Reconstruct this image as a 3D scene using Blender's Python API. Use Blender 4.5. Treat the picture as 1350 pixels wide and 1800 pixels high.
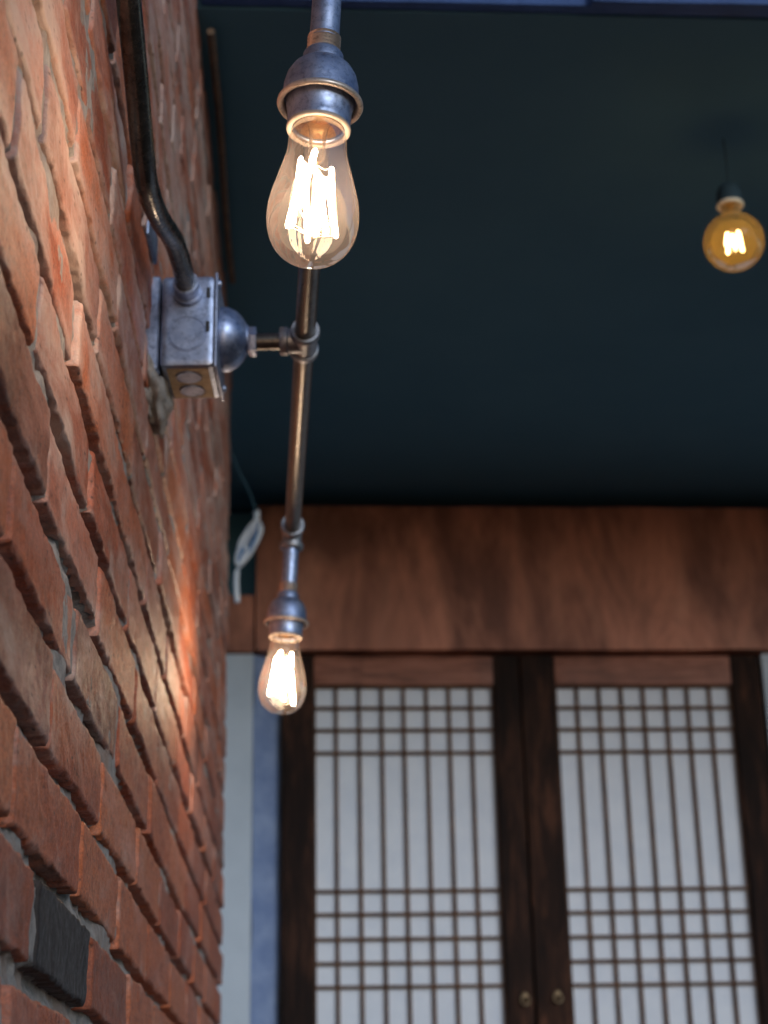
import bpy, bmesh, math, random
import numpy as np
from mathutils import Vector, Matrix
R = math.radians
random.seed(7)
for o in list(bpy.data.objects): bpy.data.objects.remove(o)
scn = bpy.context.scene
col = scn.collection

# ---------------------------------------------------------------- camera, sky, sun, exposure
GZ = -1.15                                    # ground; the camera is at z = 0
PITCH, ROLL = R(21.06), R(-1.08)
cam = bpy.data.cameras.new('camera'); camo = bpy.data.objects.new('camera', cam); col.objects.link(camo)
cam.sensor_fit = 'VERTICAL'; cam.sensor_height = 36.0; cam.sensor_width = 27.0
cam.lens = 3046.0 / 1800 * 36
cam.clip_start = .05; cam.clip_end = 2000
f_ = Vector((0, math.cos(PITCH), math.sin(PITCH))); u_ = Vector((0, -math.sin(PITCH), math.cos(PITCH))); x_ = Vector((1, 0, 0))
c_, s_ = math.cos(ROLL), math.sin(ROLL)
rx = c_ * x_ + s_ * u_; ux = -s_ * x_ + c_ * u_
camo.matrix_world = Matrix((rx, ux, -f_)).transposed().to_4x4()
cam.dof.use_dof = True; cam.dof.focus_distance = 1.20; cam.dof.aperture_fstop = 9.5
scn.camera = camo

W = bpy.data.worlds.new('World'); scn.world = W; W.use_nodes = True
nt = W.node_tree; nt.nodes.clear()
sky = nt.nodes.new('ShaderNodeTexSky'); sky.sky_type = 'NISHITA'; sky.sun_disc = False
SUN_EL, SUN_AZ = 14, 150                      # low sun, behind and to the right of the camera
sky.sun_elevation = R(SUN_EL); sky.sun_rotation = R(SUN_AZ); sky.dust_density = .6; sky.ozone_density = 3.0
bg = nt.nodes.new('ShaderNodeBackground'); bg.inputs[1].default_value = .098
out = nt.nodes.new('ShaderNodeOutputWorld')
nt.links.new(sky.outputs[0], bg.inputs[0]); nt.links.new(bg.outputs[0], out.inputs[0])
sun = bpy.data.lights.new('sun', 'SUN'); sun.energy = 1.15; sun.angle = R(25); sun.color = (.78, .88, 1.0)
so = bpy.data.objects.new('sun', sun); col.objects.link(so)
sd = Vector((math.sin(R(SUN_AZ)) * math.cos(R(SUN_EL)), math.cos(R(SUN_AZ)) * math.cos(R(SUN_EL)), math.sin(R(SUN_EL))))
so.rotation_euler = sd.to_track_quat('Z', 'Y').to_euler(); so.location = (1.5, -3, 3)
vs = scn.view_settings; vs.view_transform = 'Standard'; vs.look = 'None'; vs.exposure = 0.0; vs.gamma = 1.0

# ---------------------------------------------------------------- materials
def new_mat(name):
    m = bpy.data.materials.new(name); m.use_nodes = True
    t = m.node_tree; t.nodes.clear()
    o = t.nodes.new('ShaderNodeOutputMaterial')
    return m, t, o
class NT:
    def __init__(s, t): s.t = t
    def n(s, kind, **kw):
        d = s.t.nodes.new('ShaderNode' + kind)
        for k, v in kw.items():
            if k.startswith('i_'):
                key = k[2:].replace('_', ' ')
                d.inputs[int(key) if key.isdigit() else key].default_value = v
            else: setattr(d, k, v)
        return d
    def l(s, a, b): s.t.links.new(a, b)
    def coord(s, scale=(1, 1, 1)):
        c = s.n('TexCoord'); m = s.n('Mapping'); m.inputs['Scale'].default_value = scale
        s.l(c.outputs['Object'], m.inputs['Vector']); return m.outputs[0]
    def noise(s, vec, scale, detail=5, rough=.6, dist=0):
        d = s.n('TexNoise', i_Scale=scale, i_Detail=detail, i_Roughness=rough, i_Distortion=dist); s.l(vec, d.inputs['Vector']); return d.outputs[0]
    def ramp(s, fac, stops):
        d = s.n('ValToRGB'); e = d.color_ramp.elements
        while len(e) < len(stops): e.new(.5)
        for k, (p, c) in enumerate(stops):
            e[k].position = p; e[k].color = (c, c, c, 1) if not hasattr(c, '__len__') else (*c, 1)
        s.l(fac, d.inputs[0]); return d.outputs[0]
    def mix(s, fac, a, b, mode='MIX'):
        d = s.n('MixRGB', blend_type=mode)
        if hasattr(fac, 'links'): s.l(fac, d.inputs[0])
        else: d.inputs[0].default_value = fac
        for i, v in ((1, a), (2, b)):
            if hasattr(v, 'links'): s.l(v, d.inputs[i])
            else: d.inputs[i].default_value = (*v, 1)
        return d.outputs[0]
    def math(s, op, a, b=0.0):
        d = s.n('Math', operation=op)
        for i, v in ((0, a), (1, b)):
            if hasattr(v, 'links'): s.l(v, d.inputs[i])
            else: d.inputs[i].default_value = v
        return d.outputs[0]
    def bump(s, h, strength, dist, prev=None):
        d = s.n('Bump', i_Strength=strength, i_Distance=dist); s.l(h, d.inputs['Height'])
        if prev is not None: s.l(prev, d.inputs['Normal'])
        return d.outputs[0]
    def pbr(s, out, base, rough=.6, metal=0, normal=None, spec=.5):
        p = s.n('BsdfPrincipled')
        for key, v in (('Base Color', base), ('Roughness', rough), ('Metallic', metal)):
            if hasattr(v, 'links'): s.l(v, p.inputs[key])
            elif hasattr(v, '__len__'): p.inputs[key].default_value = (*v, 1)
            else: p.inputs[key].default_value = v
        p.inputs['Specular IOR Level'].default_value = spec
        if normal is not None: s.l(normal, p.inputs['Normal'])
        s.l(p.outputs[0], out.inputs[0]); return p

def mat_brick():
    m, t, o = new_mat('old_brick'); k = NT(t)
    at = k.n('Attribute', attribute_name='tone'); sep = k.n('SeparateColor'); k.l(at.outputs['Color'], sep.inputs[0])
    tone, edge, upper = sep.outputs[0], sep.outputs[1], sep.outputs[2]
    v = k.coord(); vs_ = k.coord((1, .45, 1))
    n1 = k.noise(vs_, 26, 6, .65); n2 = k.noise(v, 120, 5, .7)
    tt = k.math('ADD', tone, k.math('MULTIPLY', k.math('SUBTRACT', n1, .5), .55))
    c = k.ramp(tt, [(0.0, (.016, .015, .014)), (.14, (.05, .022, .014)), (.28, (.17, .038, .014)), (.5, (.42, .082, .026)), (.72, (.60, .145, .046)), (.95, (.64, .21, .085))])
    c = k.mix(k.ramp(n2, [(.35, 0), (.7, .45)]), c, (.30, .085, .035))
    fine = k.noise(k.coord((1, .7, 1)), 520, 4, .8)
    c = k.mix(k.ramp(fine, [(.40, .55), (.52, 0)]), c, (.11, .045, .026))
    c = k.mix(k.ramp(fine, [(.52, 0), (.66, .42)]), c, (.62, .24, .11))
    ws = k.noise(k.coord((1, .3, 1)), 9, 6, .7, .5)
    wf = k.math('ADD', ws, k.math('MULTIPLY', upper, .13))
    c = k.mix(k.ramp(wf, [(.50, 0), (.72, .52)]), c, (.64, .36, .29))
    n5 = k.noise(vs_, 60, 6, .75, .6)
    c = k.mix(k.ramp(n5, [(.52, 0), (.66, .5)]), c, (.11, .035, .020))
    # mortar wiped and washed over the faces, more towards the edges and in the upper courses
    n3 = k.noise(vs_, 17, 7, .7, .4)
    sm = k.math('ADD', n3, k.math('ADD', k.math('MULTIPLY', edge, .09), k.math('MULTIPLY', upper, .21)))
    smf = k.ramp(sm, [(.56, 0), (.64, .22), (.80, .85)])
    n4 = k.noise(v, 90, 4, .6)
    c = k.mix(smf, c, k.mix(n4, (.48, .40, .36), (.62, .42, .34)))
    vo = k.n('TexVoronoi', i_Scale=150.0); k.l(vs_, vo.inputs['Vector'])
    pit = k.ramp(vo.outputs['Distance'], [(.10, 1), (.24, 0)])
    pitm = k.math('MULTIPLY', pit, k.ramp(k.noise(v, 30, 2), [(.45, 0), (.58, 1)]))
    c = k.mix(k.math('MULTIPLY', pitm, .8), c, (.05, .022, .015))
    c = k.mix(k.ramp(tone, [(.05, .88), (.11, 0)]), c, (.006, .006, .006))
    b = k.bump(k.noise(k.coord((1, .6, 1)), 75, 8, .72), .6, .0030)
    b = k.bump(fine, .5, .0012, b)
    b = k.bump(pitm, -.8, .0025, b)
    b = k.bump(smf, .35, .002, b)
    k.pbr(o, c, k.ramp(n2, [(.3, .40), (.7, .70)]), 0, b, .6); return m
def mat_mortar():
    m, t, o = new_mat('lime_mortar'); k = NT(t); v = k.coord()
    c = k.ramp(k.noise(v, 60, 7, .7), [(.3, (.21, .20, .19)), (.5, (.38, .35, .33)), (.72, (.54, .48, .44))])
    c = k.mix(k.ramp(k.noise(v, 14, 4), [(.5, 0), (.68, .5)]), c, (.30, .15, .09))
    b = k.bump(k.noise(v, 160, 8, .75), 1.0, .004)
    k.pbr(o, c, .9, 0, b, .2); return m
def mat_metal(name, c1, c2, rough=(.3, .5), scale=30, metal=.9, bump=.15):
    m, t, o = new_mat(name); k = NT(t); v = k.coord()
    n = k.noise(v, scale, 6, .65)
    c = k.mix(k.ramp(n, [(.35, 0), (.65, 1)]), c1, c2)
    g = k.noise(v, scale * 3.7, 7, .75, .5)
    c = k.mix(k.ramp(g, [(.50, 0), (.66, .65)]), c, tuple(.35 * q for q in c2))
    r = k.ramp(k.noise(v, scale * 2.3, 5, .7), [(.3, rough[0]), (.7, rough[1])])
    b = k.bump(k.noise(v, scale * 12, 4, .6), bump, .0006)
    k.pbr(o, c, r, metal, b); return m
def mat_wood(name, dark, mid, light, grain=(6, 6, 1.0), scale=9, rough=.6, patch=(.45, .65), bump=.3):
    m, t, o = new_mat(name); k = NT(t)
    vg = k.coord(grain)
    n = k.noise(vg, scale, 7, .68, .7)
    c = k.ramp(n, [(.25, dark), (.52, mid), (.78, light)])
    big = k.noise(k.coord((1.2, 1, .5)), 4.5, 4, .6, .3)
    c = k.mix(k.ramp(big, [(patch[0], 0), (patch[1], .72)]), c, dark)
    b = k.bump(n, bump, .003)
    k.pbr(o, c, rough, 0, b, .12 if 'door' in name else .3); return m
def mat_plain(name, c1, c2, scale=20, rough=.8, bump=.2, dist=.002, spec=.3, detail=6, rng=(.35, .65)):
    m, t, o = new_mat(name); k = NT(t); v = k.coord()
    n = k.noise(v, scale, detail, .65)
    c = k.mix(k.ramp(n, [(rng[0], 0), (rng[1], 1)]), c1, c2)
    b = k.bump(k.noise(v, scale * 6, 6, .7), bump, dist)
    k.pbr(o, c, rough, 0, b, spec); return m
def mat_bulb_glass(name, tint, glow, haze, rim=.5):
    m, t, o = new_mat(name); k = NT(t)
    tr = k.n('BsdfTransparent'); tr.inputs[0].default_value = (*tint, 1)
    tl = k.n('BsdfTranslucent'); tl.inputs[0].default_value = (*glow, 1)
    df = k.n('BsdfDiffuse'); df.inputs[0].default_value = (*glow, 1)
    gl = k.n('BsdfGlossy'); gl.inputs['Roughness'].default_value = .03
    n = k.noise(k.coord(), 38, 5, .6)
    lw = k.n('LayerWeight'); lw.inputs[0].default_value = .30
    hz = k.math('MULTIPLY', k.ramp(n, [(.3, .55), (.7, 1.0)]), k.math('ADD', haze, k.math('MULTIPLY', lw.outputs['Facing'], haze * 1.2)))
    mm = k.n('MixShader'); mm.inputs[0].default_value = .5; k.l(tl.outputs[0], mm.inputs[1]); k.l(df.outputs[0], mm.inputs[2])
    m1 = k.n('MixShader'); k.l(hz, m1.inputs[0]); k.l(tr.outputs[0], m1.inputs[1]); k.l(mm.outputs[0], m1.inputs[2])
    fr = k.n('Fresnel'); fr.inputs[0].default_value = 1.3
    m2 = k.n('MixShader'); k.l(k.math('MULTIPLY', fr.outputs[0], rim), m2.inputs[0]); k.l(m1.outputs[0], m2.inputs[1]); k.l(gl.outputs[0], m2.inputs[2])
    k.l(m2.outputs[0], o.inputs[0]); return m
def mat_emit(name, c, s):
    m, t, o = new_mat(name); k = NT(t)
    e = k.n('Emission'); e.inputs[0].default_value = (*c, 1); e.inputs[1].default_value = s
    k.l(e.outputs[0], o.inputs[0]); return m

M = dict(
    brick=mat_brick(), mortar=mat_mortar(),
    galv=mat_metal('galvanised_steel', (.44, .50, .66), (.24, .29, .42), (.32, .58), 45),
    socket=mat_metal('pewter_socket', (.42, .48, .64), (.22, .28, .44), (.32, .58), 60),
    flange=mat_metal('dull_brass_rim', (.62, .53, .46), (.50, .42, .37), (.35, .55), 60, .7),
    black_pipe=mat_metal('black_iron_pipe', (.16, .14, .12), (.09, .085, .08), (.24, .42), 60, .9),
    cast=mat_metal('cast_iron_fitting', (.34, .35, .38), (.22, .23, .26), (.35, .55), 70, .85),
    conduit=mat_metal('tarnished_conduit', (.20, .19, .18), (.10, .10, .10), (.20, .34), 25, .95),
    brass=mat_metal('brass_screw_shell', (.75, .50, .25), (.62, .40, .20), (.25, .45), 80, .9),
    oldbrass=mat_metal('tarnished_brass', (.42, .30, .18), (.24, .17, .10), (.45, .65), 80, .8),
    rust=mat_metal('rusty_batten', (.20, .12, .07), (.10, .07, .05), (.6, .85), 30, .1),
    beam=mat_wood('stained_beam', (.11, .042, .030), (.58, .235, .150), (.76, .36, .24), (2.2, 2.2, .55), 3.0, .6, (.44, .62), .12),
    doorwood=mat_wood('dark_door_timber', (.010, .008, .008), (.045, .022, .015), (.20, .080, .045), (14, 14, 1.6), 4, .8, (.36, .58)),
    railwood=mat_wood('reddish_rail_timber', (.08, .028, .018), (.32, .12, .075), (.50, .22, .15), (1.4, 6, 14), 5, .5, (.5, .75)),
    lattice=mat_wood('lattice_wood', (.05, .022, .012), (.13, .060, .030), (.22, .11, .055), (6, 6, 3), 8, .55, (.5, .7)),
    paper=mat_plain('mulberry_paper', (.72, .77, .86), (.80, .84, .91), 14, .85, .12, .001, .2),
    white=mat_plain('white_plaster', (.50, .56, .63), (.58, .64, .71), 5, .9, .1, .002, .2),
    shadedwall=mat_plain('shade_tinted_plaster', (.18, .25, .44), (.28, .36, .55), 16, .9, .5, .006, .2),  # plaster of the reveal, with part of its shade put into the blue-grey
    ceil=mat_plain('near_black_paint', (.080, .185, .250), (.092, .205, .270), 3, .85, .05, .001, .15),
    fascia=mat_plain('navy_paint', (.022, .070, .22), (.038, .10, .30), 22, .6, .3, .002, .4),
    ground=mat_plain('dark_paving', (.035, .035, .036), (.05, .05, .05), 8, .9, .4, .003, .2),
    blackplastic=mat_plain('black_bakelite', (.018, .018, .02), (.03, .03, .032), 20, .4, .1, .001, .5),
    darkpaint=mat_plain('dark_teal_socket', (.030, .055, .070), (.04, .07, .088), 20, .7, .1, .001, .2),
    palering=mat_plain('cream_ring', (.80, .72, .55), (.86, .78, .62), 20, .35, .05, .001, .5),
    porcelain=mat_plain('glazed_porcelain', (.30, .25, .21), (.38, .32, .27), 20, .35, .05, .001, .5),
    cable=mat_plain('white_cable', (.82, .86, .92), (.70, .78, .90), 20, .5, .05, .001, .4),
    bluetape=mat_plain('blue_tape', (.08, .24, .52), (.05, .18, .44), 40, .5, .1, .001, .4),
    glass=mat_bulb_glass('clear_bulb_glass', (.985, .965, .94), (1.0, .86, .80), .020, .5),
    amber=mat_bulb_glass('amber_globe_glass', (.95, .83, .55), (1.0, .66, .18), .21),
    stemglass=mat_bulb_glass('stem_glass', (.97, .95, .92), (1.0, .85, .72), .015, .8),
    fil=mat_emit('glowing_filament', (1.0, .73, .49), 138.0),
    filg=mat_emit('glowing_globe_filament', (1.0, .70, .40), 24.0),
    wire=mat_metal('support_wire', (.7, .6, .45), (.6, .5, .4), (.3, .4), 50),
)

# ---------------------------------------------------------------- helpers
def link(name, me, mat, parent=None, smooth=None):
    me.materials.clear()
    for m_ in (mat if isinstance(mat, (list, tuple)) else [mat]): me.materials.append(m_)
    o = bpy.data.objects.new(name, me); col.objects.link(o)
    if parent is not None: o.parent = parent
    if smooth:
        for p_ in me.polygons: p_.use_smooth = True
        if smooth is not True: me.set_sharp_from_angle(angle=R(smooth))
    return o
def empty(name, loc=(0, 0, 0), rz=0):
    o = bpy.data.objects.new(name, None); o.empty_display_size = .05; col.objects.link(o)
    o.location = loc; o.rotation_euler = (0, 0, rz); return o
def tag(o, label=None, cat=None, group=None, kind=None):
    if label: o['label'] = label
    if cat: o['category'] = cat
    if group: o['group'] = group
    if kind: o['kind'] = kind
    return o
def to_mesh(bm, name='mesh'):
    bmesh.ops.recalc_face_normals(bm, faces=bm.faces)
    me = bpy.data.meshes.new(name); bm.to_mesh(me); bm.free(); return me
def add_box(bm, x0, x1, y0, y1, z0, z1, bev=0.0, seg=2):
    b = bmesh.new()
    bmesh.ops.create_cube(b, size=1)
    for v in b.verts: v.co = Vector(((x0 + x1) / 2 + v.co.x * (x1 - x0), (y0 + y1) / 2 + v.co.y * (y1 - y0), (z0 + z1) / 2 + v.co.z * (z1 - z0)))
    if bev: bmesh.ops.bevel(b, geom=b.edges[:], offset=bev, segments=seg, profile=.7, affect='EDGES')
    t = bpy.data.meshes.new('t'); b.to_mesh(t); b.free(); bm.from_mesh(t); bpy.data.meshes.remove(t)
def rough_box(x0, x1, y0, y1, z0, z1, step=.03, amp=.002, seed=0, bev=.004):
    """a hewn timber or board: subdivided, edges slightly wandering"""
    bm = bmesh.new(); add_box(bm, x0, x1, y0, y1, z0, z1, bev, 2)
    L = max(x1 - x0, z1 - z0, y1 - y0); n = max(2, int(L / step))
    ax = 0 if L == x1 - x0 else (2 if L == z1 - z0 else 1); lo = (x0, y0, z0)[ax]
    for i in range(1, n):
        p = Vector((0, 0, 0)); p[ax] = lo + L * i / n; no = Vector((0, 0, 0)); no[ax] = 1
        bmesh.ops.bisect_plane(bm, geom=bm.verts[:] + bm.edges[:] + bm.faces[:], plane_co=p, plane_no=no)
    from mathutils import noise
    for v in bm.verts:
        q = v.co * 9 + Vector((seed * 3.1, seed, 0)); d = noise.noise_vector(q) * amp + noise.noise_vector(q * 4) * amp * .4
        d[ax] = 0; v.co += d
    return bm
def lathe_mesh(prof, seg=48, name='mesh', bm=None, mat4=None):
    """prof: list of (r, z); revolved about z"""
    own = bm is None
    if own: bm = bmesh.new()
    rings = []
    for r_, z_ in prof:
        if r_ < 1e-6: rings.append([bm.verts.new((0, 0, z_))])
        else: rings.append([bm.verts.new((r_ * math.cos(2 * math.pi * i / seg), r_ * math.sin(2 * math.pi * i / seg), z_)) for i in range(seg)])
    for a, b in zip(rings, rings[1:]):
        if len(a) == 1 and len(b) == 1: continue
        for i in range(seg):
            j = (i + 1) % seg
            if len(a) == 1: bm.faces.new((a[0], b[j], b[i]))
            elif len(b) == 1: bm.faces.new((a[i], a[j], b[0]))
            else: bm.faces.new((a[i], a[j], b[j], b[i]))
    if mat4 is not None:
        for rg in rings:
            for v in rg: v.co = mat4 @ v.co
    if own:
        me = bpy.data.meshes.new(name); bm.to_mesh(me); bm.free(); return me
def axis_mat(p, d):
    """matrix taking +z to direction d, origin to p"""
    return Matrix.Translation(Vector(p)) @ Vector(d).normalized().to_track_quat('Z', 'Y').to_matrix().to_4x4()
def add_tube(bm, pts, r, seg=16, caps=True):
    pts = [Vector(p) for p in pts]; rings = []
    rr = r if hasattr(r, '__len__') else [r] * len(pts)
    up = None
    for i, p in enumerate(pts):
        d = (pts[min(i + 1, len(pts) - 1)] - pts[max(i - 1, 0)]).normalized()
        if up is None: up = d.orthogonal().normalized()
        up = (up - d * up.dot(d)).normalized(); sd_ = d.cross(up)
        rings.append([bm.verts.new(p + (up * math.cos(2 * math.pi * k / seg) + sd_ * math.sin(2 * math.pi * k / seg)) * rr[i]) for k in range(seg)])
    for a, b in zip(rings, rings[1:]):
        for k in range(seg): bm.faces.new((a[k], a[(k + 1) % seg], b[(k + 1) % seg], b[k]))
    if caps: bm.faces.new(rings[0][::-1]); bm.faces.new(rings[-1])
def smooth_path(pts, n=8):
    pts = [Vector(p) for p in pts]; out_ = []
    P_ = [pts[0] * 2 - pts[1]] + pts + [pts[-1] * 2 - pts[-2]]
    for i in range(1, len(P_) - 2):
        for k in range(n):
            t = k / n; a, b, c, d = P_[i - 1:i + 3]
            out_.append(.5 * ((2 * b) + (-a + c) * t + (2 * a - 5 * b + 4 * c - d) * t * t + (-a + 3 * b - 3 * c + d) * t ** 3))
    out_.append(pts[-1]); return out_
def box_obj(name, dims, mat, parent=None, bev=.003):
    bm = bmesh.new(); add_box(bm, *dims, bev); return link(name, to_mesh(bm), mat, parent, 40)
def copy_tree(o, parent=None):
    c = o.copy(); col.objects.link(c)
    if parent is not None: c.parent = parent
    for ch in [q for q in col.objects if q.parent == o]: copy_tree(ch, c)
    return c

# value noise for the masonry
_rs = np.random.RandomState(3); _T = _rs.rand(256, 256)
def vnoise(a, b, s):
    a = a * s + 57.3; b = b * s + 31.7
    i = np.floor(a).astype(int); j = np.floor(b).astype(int); u = a - i; v = b - j
    u = u * u * (3 - 2 * u); v = v * v * (3 - 2 * v)
    g = lambda p, q: _T[p % 256, q % 256]
    return (g(i, j) * (1 - u) + g(i + 1, j) * u) * (1 - v) + (g(i, j + 1) * (1 - u) + g(i + 1, j + 1) * u) * v - .5
def fbm(a, b, s, o=4):
    t = 0; k = 1
    for q in range(o): t = t + vnoise(a + q * 3.3, b - q * 1.7, s) * k; s *= 2.1; k *= .52
    return t

# ---------------------------------------------------------------- ground
bm = bmesh.new(); vv = [bm.verts.new(p) for p in ((-300, -300, GZ), (300, -300, GZ), (300, 300, GZ), (-300, 300, GZ))]; bm.faces.new(vv)
tag(link('ground', to_mesh(bm), M['ground']), kind='structure')

# ---------------------------------------------------------------- brick wall
WD, WY = .163, R(2.52)                        # face of the wall: x = -(WD) - y tan(WY)
CH = .0684; ZC0 = .111 - CH * 19              # bed joint centres
JT = .0132                                    # joint thickness
def wall_x(y): return -WD - y * math.tan(WY)
def build_wall():
    rnd = random.Random(21)
    V = []; F = []; T = []; MI = []; n0 = 0
    ZTOP = 2.2; YA, YB = -1.0, 3.165; LB = .2735
    c = 0
    while ZC0 + CH * (c + 1) < ZTOP:
        zb = ZC0 + CH * c + JT / 2; zt = ZC0 + CH * (c + 1) - JT / 2
        ci = c - 19                            # course number counted from the lowest line in view
        first = .915 if ci % 2 else 1.037
        if ci == 0: first = 1.037
        y = first - LB * 8 + rnd.uniform(-.01, .01)
        k = 0
        while y < YB:
            ln = LB + rnd.uniform(-.016, .016)
            if ci == 0 and k == 8: y = 1.037; ln = .252
            y0, y1 = y + .0065, y + ln - .0065
            y += ln; k += 1
            if y1 < YA: continue
            if y1 > YB - .05: y1 = YB + rnd.uniform(-.012, .012)
            if y1 - y0 < .05: continue
            near = (y0 < 1.9 and y1 > .6 and zb > -.1 and zb < 1.45)
            vis = (zb > -.1 and zt < 1.62 and y1 > .6)
            nu, nv = (90, 22) if near else ((26, 10) if vis else (6, 3))
            s = np.linspace(0, 1, nu + 1); t = np.linspace(0, 1, nv + 1)
            s = .35 * (.5 - .5 * np.cos(np.pi * s)) + .65 * s; t = .6 * (.5 - .5 * np.cos(np.pi * t)) + .4 * t
            S, TT = np.meshgrid(np.concatenate([[0], s, [1]]), np.concatenate([[0], t, [1]]), indexing='ij')
            dzb, dzt = rnd.uniform(-.0025, .0025), rnd.uniform(-.0025, .0025)
            Y = y0 + (y1 - y0) * S
            Zc = zb + dzb + (zt + dzt - zb - dzb) * TT + (S - .5) * rnd.uniform(-.003, .003)
            sd_ = rnd.uniform(0, 50)
            # wandering outline
            ew = .0022
            Y2 = Y + np.where(S < .5, 1, -1) * (np.abs(S - .5) * 2) ** 8 * (fbm(Zc + sd_, Zc * 0 + sd_, 45, 3) * .006 + .001)
            Z2 = Zc + np.where(TT < .5, 1, -1) * (np.abs(TT - .5) * 2) ** 3 * (fbm(Y + sd_, Y * 0 + sd_ * 2, 14, 2) * .0024 + fbm(Y + sd_, Y * 0 + sd_ * 2 + TT * .5, 110, 4) * .0026 + .0004)
            de = np.minimum(np.minimum(S, 1 - S) * (y1 - y0), np.minimum(TT, 1 - TT) * (zt - zb))
            rr = .0020 + .0018 * (fbm(Y + sd_, Zc, 35, 2) + .5)
            round_ = -np.clip(1 - de / rr, 0, 1) ** 2 * (.0022 + .007 * np.clip(fbm(Y * 1.0 + sd_, Zc, 40, 3) - .08, 0, 1))
            off = rnd.uniform(-.0012, .0012) + (S - .5) * rnd.uniform(-.002, .002) + (TT - .5) * rnd.uniform(-.0015, .0015)
            X = off + round_ + fbm(Y + sd_, Zc, 16, 3) * .0022 + fbm(Y + sd_, Zc, 90, 4) * .0011
            X[0, :] = X[-1, :] = -.045; X[:, 0] = X[:, -1] = -.045
            # outermost ring goes straight back from the rim
            for A in (Y2, Z2):
                A[0, :] = A[1, :]; A[-1, :] = A[-2, :]; A[:, 0] = A[:, 1]; A[:, -1] = A[:, -2]
            PX = -WD - Y2 * math.tan(WY) + X
            nU, nV = S.shape
            V.append(np.stack([PX, Y2, Z2], -1).reshape(-1, 3))
            tone = rnd.choice([.42, .46, .52, .56, .60, .68, .74, .80]) + rnd.uniform(-.05, .05)
            if ci == 0 and k - 1 == 8: tone = .02
            elif rnd.random() < .04: tone = .30
            e = np.clip(1 - de / .012, 0, 1)
            e[0, :] = e[-1, :] = 0; e[:, 0] = e[:, -1] = 0
            e = e * rnd.uniform(.2, 1)
            up = np.clip((Z2 - .35) / .7, 0, 1) * rnd.uniform(.35, 1.0)
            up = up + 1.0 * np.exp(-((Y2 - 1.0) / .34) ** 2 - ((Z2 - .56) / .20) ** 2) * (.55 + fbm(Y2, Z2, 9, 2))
            if ci == 0 and k - 1 == 8: e = e * 0; up = up * 0
            T.append(np.stack([np.full(S.shape, tone), e, up, np.ones(S.shape)], -1).reshape(-1, 4))
            idx = n0 + np.arange(nU * nV).reshape(nU, nV)
            q = np.stack([idx[:-1, :-1], idx[1:, :-1], idx[1:, 1:], idx[:-1, 1:]], -1).reshape(-1, 4)
            F.append(q); MI.append(np.zeros(len(q), int)); n0 += nU * nV
        c += 1
    # mortar: one rough sheet behind the faces, deep in the bed joints, fuller at the head joints
    def sheet(ya, yb, za, zb_, step, skip=None):
        nonlocal n0
        ys = np.arange(ya, yb + step * .5, step); zs = np.arange(za, zb_ + step * .5, step)
        ys[-1] = yb; zs[-1] = zb_
        Y, Z = np.meshgrid(ys, zs, indexing='ij')
        ph = (Z - ZC0) / CH; fr = np.abs(ph - np.round(ph)) * CH      # distance from bed joint centre
        bed = fr < JT * .75
        lo = fbm(Y, Z, 7, 3)
        fill = np.clip((Z - .42) / .9, 0, 1)
        depth = np.where(bed, -.0120 + .024 * np.clip(lo - .04 + .24 * fill, 0, .62), -.0028 + lo * .004)
        depth = depth + fbm(Y, Z, 60, 4) * .0042 + fbm(Y, Z, 200, 2) * .0016
        # soft lip of mortar on the lower brick of each joint
        sgn = (ph - np.round(ph)) * CH
        depth = depth + np.where(bed, np.clip(-sgn / JT, -.2, .6) * .006, 0)
        cap = -.0026 + fbm(Y, Z, 45, 4) * .0024
        depth = np.where(depth > cap, cap + (depth - cap) * .08, depth)
        X = -WD - Y * math.tan(WY) + depth
        nU, nV = Y.shape
        V.append(np.stack([X, Y, Z], -1).reshape(-1, 3)); T.append(np.zeros((nU * nV, 4)))
        idx = n0 + np.arange(nU * nV).reshape(nU, nV)
        q = np.stack([idx[:-1, :-1], idx[1:, :-1], idx[1:, 1:], idx[:-1, 1:]], -1).reshape(-1, 4)
        F.append(q); MI.append(np.ones(len(q), int)); n0 += nU * nV
    sheet(.6, 3.15, -.05, 1.62, .0036)
    sheet(-1.0, 3.15, GZ, -.05, .017); sheet(-1.0, .6, -.05, 1.62, .017); sheet(-1.0, 3.15, 1.62, ZTOP, .017)
    # core behind (ends, top, back)
    def quad(a, b, c2, d2):
        nonlocal n0
        V.append(np.array([a, b, c2, d2], float)); T.append(np.zeros((4, 4))); F.append(np.array([[n0, n0 + 1, n0 + 2, n0 + 3]])); MI.append(np.array([1])); n0 += 4
    xa, xb = wall_x(-1) - .03, wall_x(3.15) - .03; xa2, xb2 = xa - .19, xb - .19; y0, y1 = -1.0, 3.15
    quad((xb + .02, y1, GZ), (xb2, y1, GZ), (xb2, y1, ZTOP), (xb + .02, y1, ZTOP))
    quad((xa + .02, y0, GZ), (xa2, y0, GZ), (xa2, y0, ZTOP), (xa + .02, y0, ZTOP))
    quad((xa2, y0, GZ), (xb2, y1, GZ), (xb2, y1, ZTOP), (xa2, y0, ZTOP))
    quad((xa + .03, y0, ZTOP), (xb + .03, y1, ZTOP), (xb2, y1, ZTOP), (xa2, y0, ZTOP))
    V = np.concatenate(V).astype(np.float32); F = np.concatenate(F).astype(np.int32); T = np.concatenate(T).astype(np.float32); MI = np.concatenate(MI).astype(np.int32)
    me = bpy.data.meshes.new('brick_wall')
    me.vertices.add(len(V)); me.vertices.foreach_set('co', V.ravel())
    me.loops.add(F.size); me.loops.foreach_set('vertex_index', F.ravel())
    me.polygons.add(len(F)); me.polygons.foreach_set('loop_start', np.arange(0, F.size, 4, dtype=np.int32))
    me.materials.append(M['brick']); me.materials.append(M['mortar'])
    me.polygons.foreach_set('material_index', MI)
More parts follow.
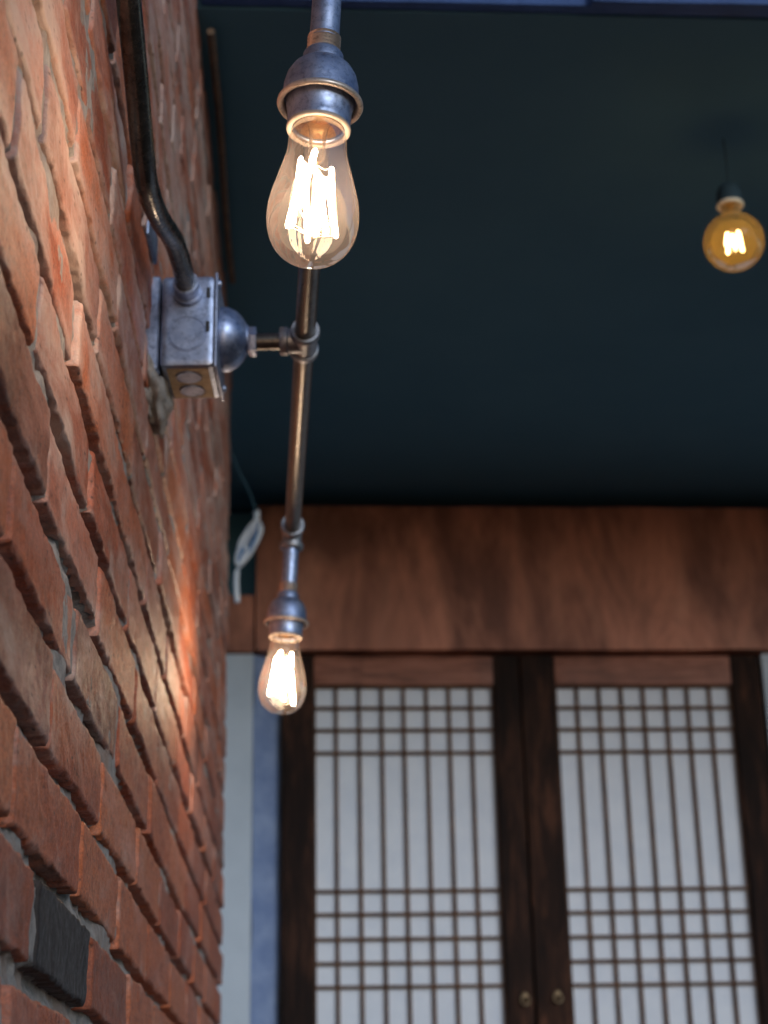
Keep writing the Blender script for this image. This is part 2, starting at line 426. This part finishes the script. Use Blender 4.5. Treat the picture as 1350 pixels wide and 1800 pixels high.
    me.polygons.foreach_set('use_smooth', np.ones(len(F), bool))
    me.update(calc_edges=True)
    at = me.attributes.new('tone', 'FLOAT_COLOR', 'POINT'); at.data.foreach_set('color', T.ravel())
    o = bpy.data.objects.new('brick_wall', me); col.objects.link(o)
    return o
wall = build_wall()
tag(wall, 'rough old red brick wall with deeply raked joints filling the left side', 'wall')
# lump of mortar squeezed out under the junction box
def blob(name, c, r, mat, parent, seed=1, seg=24):
    from mathutils import noise
    bm = bmesh.new(); bmesh.ops.create_uvsphere(bm, u_segments=seg * 2, v_segments=seg, radius=1)
    for v in bm.verts:
        n = v.co.normalized(); k = 1 + .35 * noise.noise(n * 2.2 + Vector((seed, 0, 0))) + .18 * noise.noise(n * 6 + Vector((seed, 3, 0)))
        v.co = Vector((c[0] + n.x * r[0] * k, c[1] + n.y * r[1] * k, c[2] + n.z * r[2] * k))
    return link(name, to_mesh(bm), mat, parent, True)
blob('mortar_patch', (wall_x(1.60) + .002, 1.60, .745), (.016, .055, .032), M['mortar'], wall, 4)

# ---------------------------------------------------------------- timber house front, ceiling of its porch
FY = R(3.7)
house = empty('timber_house', (0, 4.0, GZ), FY)
tag(house, 'dark timber house front with paper lattice doors under a black porch ceiling', 'house')
def HZ(z): return z - GZ
XR = 2.6
# header beam and the short piece under the notch at its left end
link('header_beam', to_mesh(rough_box(-.313, XR, -.05, .10, HZ(1.1715), HZ(1.537), .05, .0022, 2)), M['beam'], house, 35)
link('beam_end_block', to_mesh(rough_box(-.80, -.316, -.035, .10, HZ(1.170), HZ(1.312), .05, .002, 5)), M['beam'], house, 35)
box_obj('dark_board_panel', (-.80, -.316, .06, .10, HZ(1.3145), HZ(1.56)), M['ceil'], house)
box_obj('dark_board_panel', (-.313, XR, .03, .10, HZ(1.5405), HZ(1.5675)), M['ceil'], house)
# plaster, left of the doors (front face and a splayed reveal), and right of them
def prism(name, poly, z0, z1, mat, parent, smooth=None, step=None, amp=0):
    bm = bmesh.new()
    n = 1 if not step else max(1, int((z1 - z0) / step)); rings = []
    from mathutils import noise
    for k in range(n + 1):
        z = z0 + (z1 - z0) * k / n
        rings.append([bm.verts.new((p[0] + amp * noise.noise(Vector((i * 7.7, 1, z * 11))), p[1], z)) for i, p in enumerate(poly)])
    for a, b in zip(rings, rings[1:]):
        for i in range(len(poly)): j = (i + 1) % len(poly); bm.faces.new((a[i], a[j], b[j], b[i]))
    bm.faces.new(rings[0][::-1]); bm.faces.new(rings[-1])
    return link(name, to_mesh(bm), mat, parent, smooth)
prism('plaster_wall', [(-.80, -.030), (-.318, -.030), (-.318, .10), (-.80, .10)], 0, HZ(1.166), M['white'], house)
prism('plaster_reveal', [(-.3165, -.027), (-.254, .010), (-.254, .10), (-.3165, .10)], 0, HZ(1.165), M['shadedwall'], house, None, .03, .004)
prism('plaster_wall', [(.903, -.030), (XR, -.030), (XR, .10), (.903, .10)], 0, HZ(1.166), M['white'], house)
# the doors
ZT = 1.166; ZB = GZ + .03
rows = [1.0935, 1.0394, .9871, .9327, .6128, .5606, .5064, .4527, .4008, .0800, .0280, -.0250, -.0780]
def door(x0, a, b, x1, first_name='lattice_door'):
    d = empty('lattice_door'); d.parent = house
    zl = rows[-1] - .0                                            # lattice field ends here, boards below
    def P(nm, dims, mat, bev=.003, par=d, hewn=False):
        if hewn: return link(nm, to_mesh(rough_box(*dims, .04, .0018, dims[0] * 9, bev)), mat, par, 35)
        return box_obj(nm, dims, mat, par, bev)
    P('stile', (x0 + .002, a, -.024, .020, HZ(ZB), HZ(ZT)), M['doorwood'], .005, d, True)
    P('stile', (b, x1 - .002, -.024, .020, HZ(ZB), HZ(ZT)), M['doorwood'], .005, d, True)
    P('rail', (a + .0005, b - .0005, -.021, .018, HZ(rows[0]), HZ(ZT - .002)), M['railwood'], .005, d, True)
    P('rail', (a + .0005, b - .0005, -.021, .018, HZ(zl - .09), HZ(zl)), M['railwood'], .005, d, True)
    P('rail', (a + .0005, b - .0005, -.021, .018, HZ(ZB), HZ(ZB + .12)), M['railwood'], .005, d, True)
    P('wood_panel', (a + .0005, b - .0005, -.008, .006, HZ(ZB + .121), HZ(zl - .091)), M['doorwood'], .002)
    P('paper_panel', (a + .001, b - .001, .0005, .0030, HZ(zl + .001), HZ(rows[0] - .001)), M['paper'], 0)
    bm = bmesh.new(); rn = random.Random(int(x0 * 100) + 50)
    w = .0037
    for i in range(1, 8):
        x = a + (b - a) * i / 8 + rn.uniform(-.0008, .0008)
        add_box(bm, x - w, x + w, -.0105, -.0005, HZ(zl + .0005), HZ(rows[0] - .0005), .0012, 1)
    for z in rows[1:-1]:
        z += rn.uniform(-.0008, .0008)
        add_box(bm, a + .0008, b - .0008, -.0130, -.0010, HZ(z) - w * .9, HZ(z) + w * .9, .0012, 1)
    add_box(bm, a + .0007, a + .005, -.0118, -.0006, HZ(zl + .0006), HZ(rows[0] - .0006), .001, 1)
    add_box(bm, b - .005, b - .0007, -.0118, -.0006, HZ(zl + .0006), HZ(rows[0] - .0006), .001, 1)
    add_box(bm, a + .0009, b - .0009, -.0121, -.0007, HZ(rows[0] - .0052), HZ(rows[0] - .0007), .001, 1)
    link('lattice', to_mesh(bm), M['lattice'], d, 40)
    return d
def pull(d, x, z):
    bm = bmesh.new()
    lathe_mesh([(0, .008), (.0045, .008), (.0065, .005), (.0070, 0.0), (.009, -.002)], 24, bm=bm, mat4=axis_mat((x, -.026, HZ(z)), (0, -1, 0)))
    pts = [(x + .009 * math.sin(a_), -.030 - .006 * (1 - math.cos(a_)) * .5, HZ(z) - .010 + .010 * math.cos(a_)) for a_ in [2 * math.pi * q / 24 for q in range(25)]]
    add_tube(bm, pts, .0022, 8)
    link('ring_pull', to_mesh(bm), M['oldbrass'], d, 50)
d1 = door(-.251, -.1755, .2525, .316); d2 = door(.3165, .3995, .8275, .898)
pull(d1, .2925, .376); pull(d2, .366, .380)
# ceiling of the porch and its fascia (house coordinates)
def hw(X, Y):
    dx, dy = X, Y - 4.0; return (dx * math.cos(FY) + dy * math.sin(FY), -dx * math.sin(FY) + dy * math.cos(FY))
YN = -1.925
pA = hw(wall_x(2.07) - .03, 2.07); pB = hw(wall_x(3.16) - .03, 3.19)
prism('porch_ceiling', [(XR, YN), (XR, .10), (-.80, .10), (-.80, pB[1]), pB, (pA[0], YN)], HZ(1.570), HZ(1.66), M['ceil'], house)
link('fascia', to_mesh(rough_box(pA[0] + .035, XR, YN - .022, YN - .0015, HZ(1.5725), HZ(1.80), .06, .0012, 9)), M['fascia'], house, 35)
link('drip_board', to_mesh(rough_box(.185, XR, YN - .040, YN - .0245, HZ(1.567), HZ(1.588), .05, .0012, 11)), M['fascia'], house, 35)
# roof above the porch: boards and tiles row, seen only from elsewhere
prism('roof', [(-.80, YN - .10), (XR + .1, YN - .10), (XR + .1, .6), (-.80, .6)], HZ(1.803), HZ(1.90), M['blackplastic'], house)
for px in (XR - .10,):
    box_obj('porch_post', (px - .05, px + .05, YN + .05, YN + .15, 0, HZ(1.568)), M['doorwood'], house, .006)
prism('back_wall', [(-.80, .14), (XR, .14), (XR, .30), (-.80, .30)], 0, HZ(1.80), M['white'], house)

# rusty strip under the ceiling beside the wall
bm = bmesh.new(); add_tube(bm, smooth_path([(-.237, 2.085, 1.552), (-.246, 2.32, 1.550), (-.262, 2.60, 1.550), (-.272, 2.83, 1.552)], 6), .0060, 12)
tag(link('metal_strip', to_mesh(bm), M['rust'], None, 50), 'thin rusty metal strip running under the black ceiling beside the brick wall', 'strip')

# ---------------------------------------------------------------- conduit
bm = bmesh.new()
cp = [(wall_x(-.9) + .017, -.9, 1.47), (wall_x(.6) + .018, .6, 1.03), (-.1925, 1.12, .866), (-.1990, 1.265, .815), (-.2005, 1.32, .811), (-.1995, 1.38, .822), (-.1955, 1.44, .836), (-.1935, 1.49, .8385), (-.1935, 1.548, .8385)]
add_tube(bm, smooth_path(cp, 10), .0100, 28)
cond = link('conduit', to_mesh(bm), M['conduit'], None, 60)
tag(cond, 'dark metal conduit running along the brick wall and bending into the junction box', 'conduit')
bm = bmesh.new(); lathe_mesh([(.0103, -.020), (.0128, -.020), (.0128, -.004), (.0155, -.004), (.0155, .0005), (.0103, .0005)], 32, bm=bm, mat4=axis_mat((-.1935, 1.549, .8385), (0, 1, 0)))
link('connector', to_mesh(bm), M['galv'], cond, 40)
def strap(y, xo=.017, z=.86):
    bm = bmesh.new(); xw = wall_x(y)
    pts = [(xw + .001, y, z - .026), (xw + .002, y, z - .016), (xw + .016, y, z - .0135), (xw + .0305, y, z), (xw + .016, y, z + .0135), (xw + .002, y, z + .016), (xw + .001, y, z + .026)]
    pts = smooth_path(pts, 5); rows_ = []
    for p in pts: rows_.append([bm.verts.new((p[0], p[1] + d, p[2])) for d in (-.008, .008)])
    for a, b in zip(rows_, rows_[1:]): bm.faces.new((a[0], a[1], b[1], b[0]))
    o = link('strap', to_mesh(bm), M['galv'], cond, 60); sm = o.modifiers.new('t', 'SOLIDIFY'); sm.thickness = .0016; return o
strap(.7, z=.998)

# ---------------------------------------------------------------- pipe lamp on the wall
E1 = Vector((-.0305, .995, .8065)); E2 = Vector((-.1225, 2.16, .8065)); TEE = Vector((-.0795, 1.60, .8065))
TILT = R(3.4); DV = Vector((-math.sin(TILT), 0, -math.cos(TILT)))   # the drops hang a little askew, towards the wall
TEE = E1 + (E2 - E1) * ((1.60 - E1.y) / (E2.y - E1.y))
bd = (E2 - E1).normalized()
lamp = empty('pipe_wall_lamp', (wall_x(1.60), 1.60, .80))
tag(lamp, 'black iron pipe wall lamp with two hanging bulb sockets, fixed to a grey junction box', 'wall lamp')
def LP(name, bm, mat, smooth=40, par=lamp):
    me = to_mesh(bm)
    if par is lamp: me.transform(Matrix.Translation(-lamp.location))
    return link(name, me, mat, par, smooth)
# junction box
bx0, bx1, by0, by1, bz0, bz1 = -.2200, -.1665, 1.551, 1.632, .757, .858
bm = bmesh.new(); add_box(bm, bx0, bx1, by0, by1, bz0, bz1, .0075, 4)
jb = LP('junction_box', bm, M['galv'], 35)
def JS(name, bm, mat, smooth=40):
    me = to_mesh(bm); me.transform(Matrix.Translation(-lamp.location)); return link(name, me, mat, jb, smooth)
# knockouts: near side, underside
def disc(bm, p, d, r, h=.0006): lathe_mesh([(0, h), (r * .90, h), (r * .93, -.0002), (r * .96, -.0002), (r, h * .9), (r * 1.04, -.0003)], 28, bm=bm, mat4=axis_mat(p, d))
bm = bmesh.new(); disc(bm, (-.1935, by0, .792), (0, -1, 0), .0190); JS('knockout', bm, M['galv'])
for yy in (1.576, 1.608):
    bm = bmesh.new(); disc(bm, (-.1935, yy, bz0), (0, 0, -1), .0135, .0016); JS('knockout', bm, M['galv'])
bm = bmesh.new(); add_box(bm, bx0 + .006, bx1 - .006, by0 + .007, by1 - .006, bz0 - .0009, bz0 + .001, .0004, 1); JS('bounce_tint_plate', bm, M['oldbrass'], 35)  # added plate: warm light bounced off the bricks, put in as brassy colour
# screw slots on the near side and corner screws of the cover
bm = bmesh.new()
bm.free()
for z in (.800, .838):
    bm = bmesh.new(); add_box(bm, bx1 - .0085, bx1 - .0045, by0 - .0010, by0 + .002, z - .006, z + .006, .0008, 1)
    JS('screw_slot', bm, M['blackplastic'])
bm = bmesh.new(); add_box(bm, bx1 + .0003, bx1 + .0030, by0 - .002, by1 + .002, bz0 - .002, bz1 + .002, .001, 2); JS('cover_plate', bm, M['galv'], 35)
for (yy, zz) in ((by0 + .008, bz1 - .006), (by1 - .008, bz0 + .008)):
    bm = bmesh.new(); lathe_mesh([(0, .0035), (.003, .003), (.0045, .0005), (.0045, 0)], 16, bm=bm, mat4=axis_mat((bx1 + .003, yy, zz), (1, 0, 0))); JS('screw', bm, M['galv'])
# back part against the wall
bm = bmesh.new(); add_box(bm, wall_x(1.6) - .006, bx0 - .0022, by0 + .004, by1 + .006, bz0 - .002, bz1 + .003, .005, 3); LP('back_box', bm, M['galv'], 35)
bm = bmesh.new(); add_box(bm, wall_x(1.53) + .0005, wall_x(1.53) + .0045, 1.490, 1.5535, .872, .902, .002, 2); LP('mounting_ear', bm, M['galv'], 35)
# canopy dome, nipple, tee
bm = bmesh.new(); cxs = bx1 + .0032
lathe_mesh([(.0335, 0), (.0340, .003), (.0328, .008), (.0295, .015), (.0240, .0205), (.0180, .0245), (.0150, .0260), (.0145, .0270), (.0145, .0275), (0, .0275)], 48, bm=bm, mat4=axis_mat((cxs, 1.60, .8095), (1, 0, 0)))
LP('canopy', bm, M['socket'], 40)
bm = bmesh.new(); lathe_mesh([(0, 0), (.0150, 0), (.0155, .001), (.0155, .007), (.0150, .008), (0, .008)], 6, bm=bm, mat4=axis_mat((cxs + .0275, 1.60, .8065), (1, 0, 0))); LP('lock_nut', bm, M['galv'], 30)
bm = bmesh.new(); add_tube(bm, [(cxs + .034, 1.60, .8065), (TEE.x - .012, 1.60, .8065)], .0088, 28); LP('nipple', bm, M['black_pipe'], 60)
def band(bm, p, d, r_in, r, h=.008):
    lathe_mesh([(r_in, 0), (r_in, -.0005), (r - .001, -.0005), (r, .001), (r, h - .001), (r - .001, h), (r_in * .9, h + .001)], 36, bm=bm, mat4=axis_mat(p, d))
bm = bmesh.new()
add_tube(bm, [TEE - bd * .021, TEE + bd * .021], .0130, 28); add_tube(bm, [TEE, TEE + Vector((-.021, 0, 0))], .0130, 28)
band(bm, TEE - bd * .024, bd, .0110, .0152); band(bm, TEE + bd * .024, -bd, .0110, .0152); band(bm, TEE + Vector((-.025, 0, 0)), (1, 0, 0), .0110, .0148)
LP('tee_fitting', bm, M['cast'], 40)
# arms
for a, b in ((E1 + bd * .012, TEE - bd * .018), (TEE + bd * .018, E2 - bd * .012)):
    bm = bmesh.new(); add_tube(bm, [a, b], .0103, 32); LP('pipe_arm', bm, M['black_pipe'], 60)
DZ = DV
def elbow(E, dirn):
    bm = bmesh.new()
    pts = smooth_path([E + dirn * .022, E + dirn * .012, E + dirn * .0035 + DZ * .0035, E + DZ * .012, E + DZ * .022], 6)
    add_tube(bm, pts, .0130, 28)
    band(bm, E + dirn * .025, -dirn, .0110, .0158); band(bm, E + DZ * .025, -DZ, .0110, .0158)
    LP('elbow', bm, M['cast'], 40)
RIM = .678                                                        # height of the wide rim of both sockets
def rim_at(E): return E + DV * ((E.z - RIM) / math.cos(TILT))
def drop(E):
    bm = bmesh.new(); add_tube(bm, [E + DZ * .020, rim_at(E) - DV * .053], .0102, 32); LP('drop_pipe', bm, M['socket'], 60)
    s = empty('socket', rim_at(E) - lamp.location); s.parent = lamp; s.rotation_euler = (0, TILT, 0)
    # threaded neck
    pr = [(.0095, .058)]
    for k in range(5): pr += [(.0098, .0565 - k * .0028), (.0116, .0551 - k * .0028)]
    pr += [(.0105, .0425)]
    bm = bmesh.new(); lathe_mesh(pr, 40, bm=bm); link('threaded_neck', to_mesh(bm), M['flange'], s, 50)
    bm = bmesh.new()
    lathe_mesh([(0, .0430), (.0120, .0430), (.0138, .0405), (.0143, .0340), (.0165, .0325), (.0205, .0285), (.0238, .0225), (.0255, .0150), (.0260, .0070), (.0264, .0040), (.0258, .0038), (.0252, .0046), (.0100, .0047), (.0100, .010), (0, .010)], 64, bm=bm)
    link('bell', to_mesh(bm), M['socket'], s, 50)
    bm = bmesh.new()
    lathe_mesh([(.0245, .0040), (.0262, .0042), (.0280, .0036), (.0291, .0022), (.0293, .0008), (.0287, -.0006), (.0272, -.0012), (.0258, -.0006), (.0250, .0006), (.0245, .0040)], 64, bm=bm)
    link('rim', to_mesh(bm), M['flange'], s, 60)
    bm = bmesh.new()
    lathe_mesh([(.0235, .0040), (.0225, -.0010), (.0214, -.0060), (.0211, -.0135), (.0214, -.0150), (.0208, -.0168), (.0182, -.0170), (.0174, -.0160), (.0172, .0035), (.0235, .0040)], 64, bm=bm)
    for v in bm.verts:                                            # shallow panels pressed in the sleeve
        if -.0125 < v.co.z < .002 and v.co.xy.length > .02:
            a_ = math.atan2(v.co.y, v.co.x) % (math.pi / 4)
            if a_ < .09: v.co.x *= 1.018; v.co.y *= 1.018
    link('sleeve', to_mesh(bm), M['socket'], s, 30)
    bm = bmesh.new()
    lathe_mesh([(.0180, -.0173), (.0214, -.0171), (.0220, -.0182), (.0214, -.0196), (.0196, -.0200), (.0180, -.0192), (.0180, -.0173)], 64, bm=bm)
    link('retaining_ring', to_mesh(bm), M['porcelain'], s, 60)
    bm = bmesh.new(); lathe_mesh([(.0168, -.0150), (.0166, .0025), (.0100, .0030), (0, .0032)], 48, bm=bm)
    link('liner', to_mesh(bm), M['brass'], s, 50)
elbow(E1, bd); elbow(E2, -bd); drop(E1); drop(E2)

# ---------------------------------------------------------------- bulbs
stick_me = lathe_mesh([(0, .0250), (.0011, .0240), (.0019, .0220), (.0019, -.0220), (.0011, -.0240), (0, -.0245)], 10, 'filament_stick')
def pear_bulb():
    b = empty('filament_bulb')
    SB = .955
    prof = [(.0125, -.004), (.0150, -.0085), (.0160, -.013), (.0172, -.020), (.0195, -.030), (.0212, -.042), (.0240, -.054), (.0270, -.066), (.0297, -.077), (.0315, -.087), (.0320, -.0955), (.0313, -.104), (.0294, -.112), (.0262, -.119), (.0215, -.1248), (.0155, -.1290), (.0085, -.1312), (.0030, -.1318), (0, -.1319)]
    pp = [(p.x, p.y) for p in smooth_path([(r_ * (SB if z_ < -.03 else 1), z_ * .905, 0) for r_, z_ in prof], 4)]; pp[-1] = (0, pp[-1][1])
    link('glass', lathe_mesh(pp, 64), M['glass'], b, True)
    link('screw_base', lathe_mesh([(0, .0025), (.006, .0022), (.0110, .0), (.0125, -.003), (.0132, -.0045), (.0126, -.006)], 40), M['brass'], b, 60)
    bm = bmesh.new(); lathe_mesh([(.0118, -.0062), (.0100, -.010), (.0070, -.016), (.0058, -.024), (.0054, -.034), (.0062, -.039), (.0050, -.042), (.0020, -.044), (.0014, -.052), (.0013, -.1015), (0, -.1025)], 32, bm=bm)
    link('stem', to_mesh(bm), M['stemglass'], b, 60)
    bm = bmesh.new()
    n = 8; tops = []; bl = bmesh.new(); bots = []
    for k in range(n):
        a = 2 * math.pi * (k + .3) / n
        tops.append((.0105 * math.cos(a + .5), .0105 * math.sin(a + .5))); bots.append((.0160 * math.cos(a), .0160 * math.sin(a)))
    rn = random.Random(5)
    for k in range(n):
        dz = rn.uniform(-.008, .008) + (.003 if k % 2 else -.003)
        p = Vector((*tops[k], -.0520 + dz)); q = Vector((*bots[k], -.0960 + dz))
        o = link('filament', stick_me.copy() if k == 0 else o.data, M['fil'], b, True) if k == 0 else link('filament', o.data, M['fil'], b, True)
        o.location = (p + q) / 2; o.rotation_euler = (p - q).to_track_quat('Z', 'Y').to_euler()
        add_tube(bm, [(0, 0, -.046), p * .55 + Vector((0, 0, -.0225)), p + (p - q).normalized() * .0015], .0004, 6)
        add_tube(bl, [(0, 0, -.1020), q * .6 + Vector((0, 0, -.0405)), q - (p - q).normalized() * .0012], .0004, 6)
    link('support_wires', to_mesh(bm), M['wire'], b, 60); link('support_wires', to_mesh(bl), M['wire'], b, 60)
    return b
G = 'pear-shaped bulbs hanging from the pipe lamp'
b1 = pear_bulb(); b1.location = rim_at(E1); b1.rotation_euler = (0, TILT, 0)
tag(b1, 'large sharp pear-shaped filament bulb hanging from the near end of the pipe', 'light bulb', G)
b2 = copy_tree(b1); b2.location = rim_at(E2); b2.rotation_euler = (Matrix.Rotation(TILT, 3, 'Y') @ Matrix.Rotation(R(70), 3, 'Z')).to_euler()
tag(b2, 'smaller blurred pear-shaped bulb at the far end of the pipe before the doors', 'light bulb', G)

# ---------------------------------------------------------------- globe pendant under the ceiling
gl = Vector((.5595, 2.40, 1.369)); GR = .0470
pend = empty('pendant_socket', (gl.x, gl.y, 1.569))
tag(pend, 'small pendant socket with a pale ring, hung under the black ceiling above the round bulb', 'pendant lamp')
oz = 1.436 - 1.569
link('socket_body', lathe_mesh([(0, oz + .036), (.008, oz + .036), (.016, oz + .031), (.020, oz + .022), (.0205, oz + .004), (.0200, oz + .002), (.0150, oz + .003), (.0150, oz + .014), (0, oz + .014)], 40), M['darkpaint'], pend, 50)
link('ring', lathe_mesh([(.0150, oz + .0005), (.0205, oz + .0018), (.0218, oz - .0005), (.0210, oz - .0035), (.0175, oz - .0045), (.0150, oz - .0030), (.0150, oz + .0005)], 40), M['palering'], pend, 60)
bm = bmesh.new(); add_tube(bm, [(0, 0, -.010), (.001, 0, oz * .6 + .02), (0, 0, oz + .037)], .0011, 10); link('cord', to_mesh(bm), M['darkpaint'], pend, 60)
gb = empty('globe_bulb', gl)
tag(gb, 'round amber globe bulb glowing against the black ceiling at the right edge', 'light bulb')
pr = [(.0135, .0660), (.0140, .0560), (.0160, .0490)]
for k in range(4, 33):
    a = math.pi * k / 32
    if k >= 4: pr.append((GR * math.sin(a), GR * math.cos(a)))
pr[-1] = (0, -GR)
link('glass', lathe_mesh(pr, 64), M['amber'], gb, True)
link('stem', lathe_mesh([(.011, .064), (.007, .055), (.0055, .040), (.0055, .028), (.002, .024), (.0013, -.018), (0, -.019)], 24), M['stemglass'], gb, 60)
link('screw_base', lathe_mesh([(0, .072), (.0125, .071), (.0130, .066), (.0125, .064)], 32), M['brass'], gb, 60)
gs = lathe_mesh([(0, .0125), (.0014, .0120), (.0023, .0105), (.0023, -.0105), (.0014, -.0120), (0, -.0125)], 10, 'globe_filament')
bm = bmesh.new(); bl = bmesh.new()
for k in range(6):
    a = 2 * math.pi * (k + .2) / 6; dz = .0035 if k % 2 else -.0035
    o = link('filament', gs, M['filg'], gb, True)
    p = Vector((.0095 * math.cos(a), .0095 * math.sin(a), .012 + dz)); q = Vector((.0135 * math.cos(a), .0135 * math.sin(a), -.012 + dz))
    o.location = (p + q) / 2; o.rotation_euler = (p - q).to_track_quat('Z', 'Y').to_euler()
    add_tube(bm, [(0, 0, .024), p], .0004, 6); add_tube(bl, [(0, 0, -.018), q], .0004, 6)
link('support_wires', to_mesh(bm), M['wire'], gb, 60); link('support_wires', to_mesh(bl), M['wire'], gb, 60)

# ---------------------------------------------------------------- hank of white cable beyond the wall's end
hk = empty('cable_bundle', (-.285, 3.40, 1.25))
tag(hk, 'small looped bundle of white and blue cable dangling beside the brick wall', 'cable')
rn = random.Random(8); bm = bmesh.new(); bt = bmesh.new()
for i in range(8):
    a0 = i * 1.1; pts = []
    for k in range(17):
        a = 2 * math.pi * k / 16; w = .0035 + .0023 * i
        s_l = math.cos(a) * .052; s_w = math.sin(a) * w * (.8 + .2 * math.cos(a))
        pts.append((s_l * .40 + s_w * .9 + rn.uniform(-.0012, .0012), rn.uniform(-.004, .004) + .006 * math.sin(a + a0), s_l * .92 - s_w * .40 - .006))
    add_tube(bt if i in (1, 3) else bm, smooth_path(pts, 3), .0038, 8)
add_tube(bm, smooth_path([(.014, 0, .040), (.018, 0, .052), (.017, .004, .066)], 4), [.006] * 8 + [.0075], 10)
link('loops', to_mesh(bm), M['cable'], hk, 60); link('blue_loop', to_mesh(bt), M['bluetape'], hk, 60)
bm = bmesh.new(); add_tube(bm, smooth_path([(-.014, 0, -.052), (-.0215, 0, -.064), (-.0235, 0, -.078), (-.0235, .001, -.10), (-.021, 0, -.134)], 5), [.0025] * 6 + [.0058] * 15, 12)
link('tail', to_mesh(bm), M['cable'], hk, 60)
bm = bmesh.new(); add_tube(bm, smooth_path([(.017, .004, .064), (.005, -.06, .090), (-.012, -.15, .105), (-.020, -.262, .110)], 5), .0020, 8)
link('hanging_wire', to_mesh(bm), M['ceil'], hk, 60)
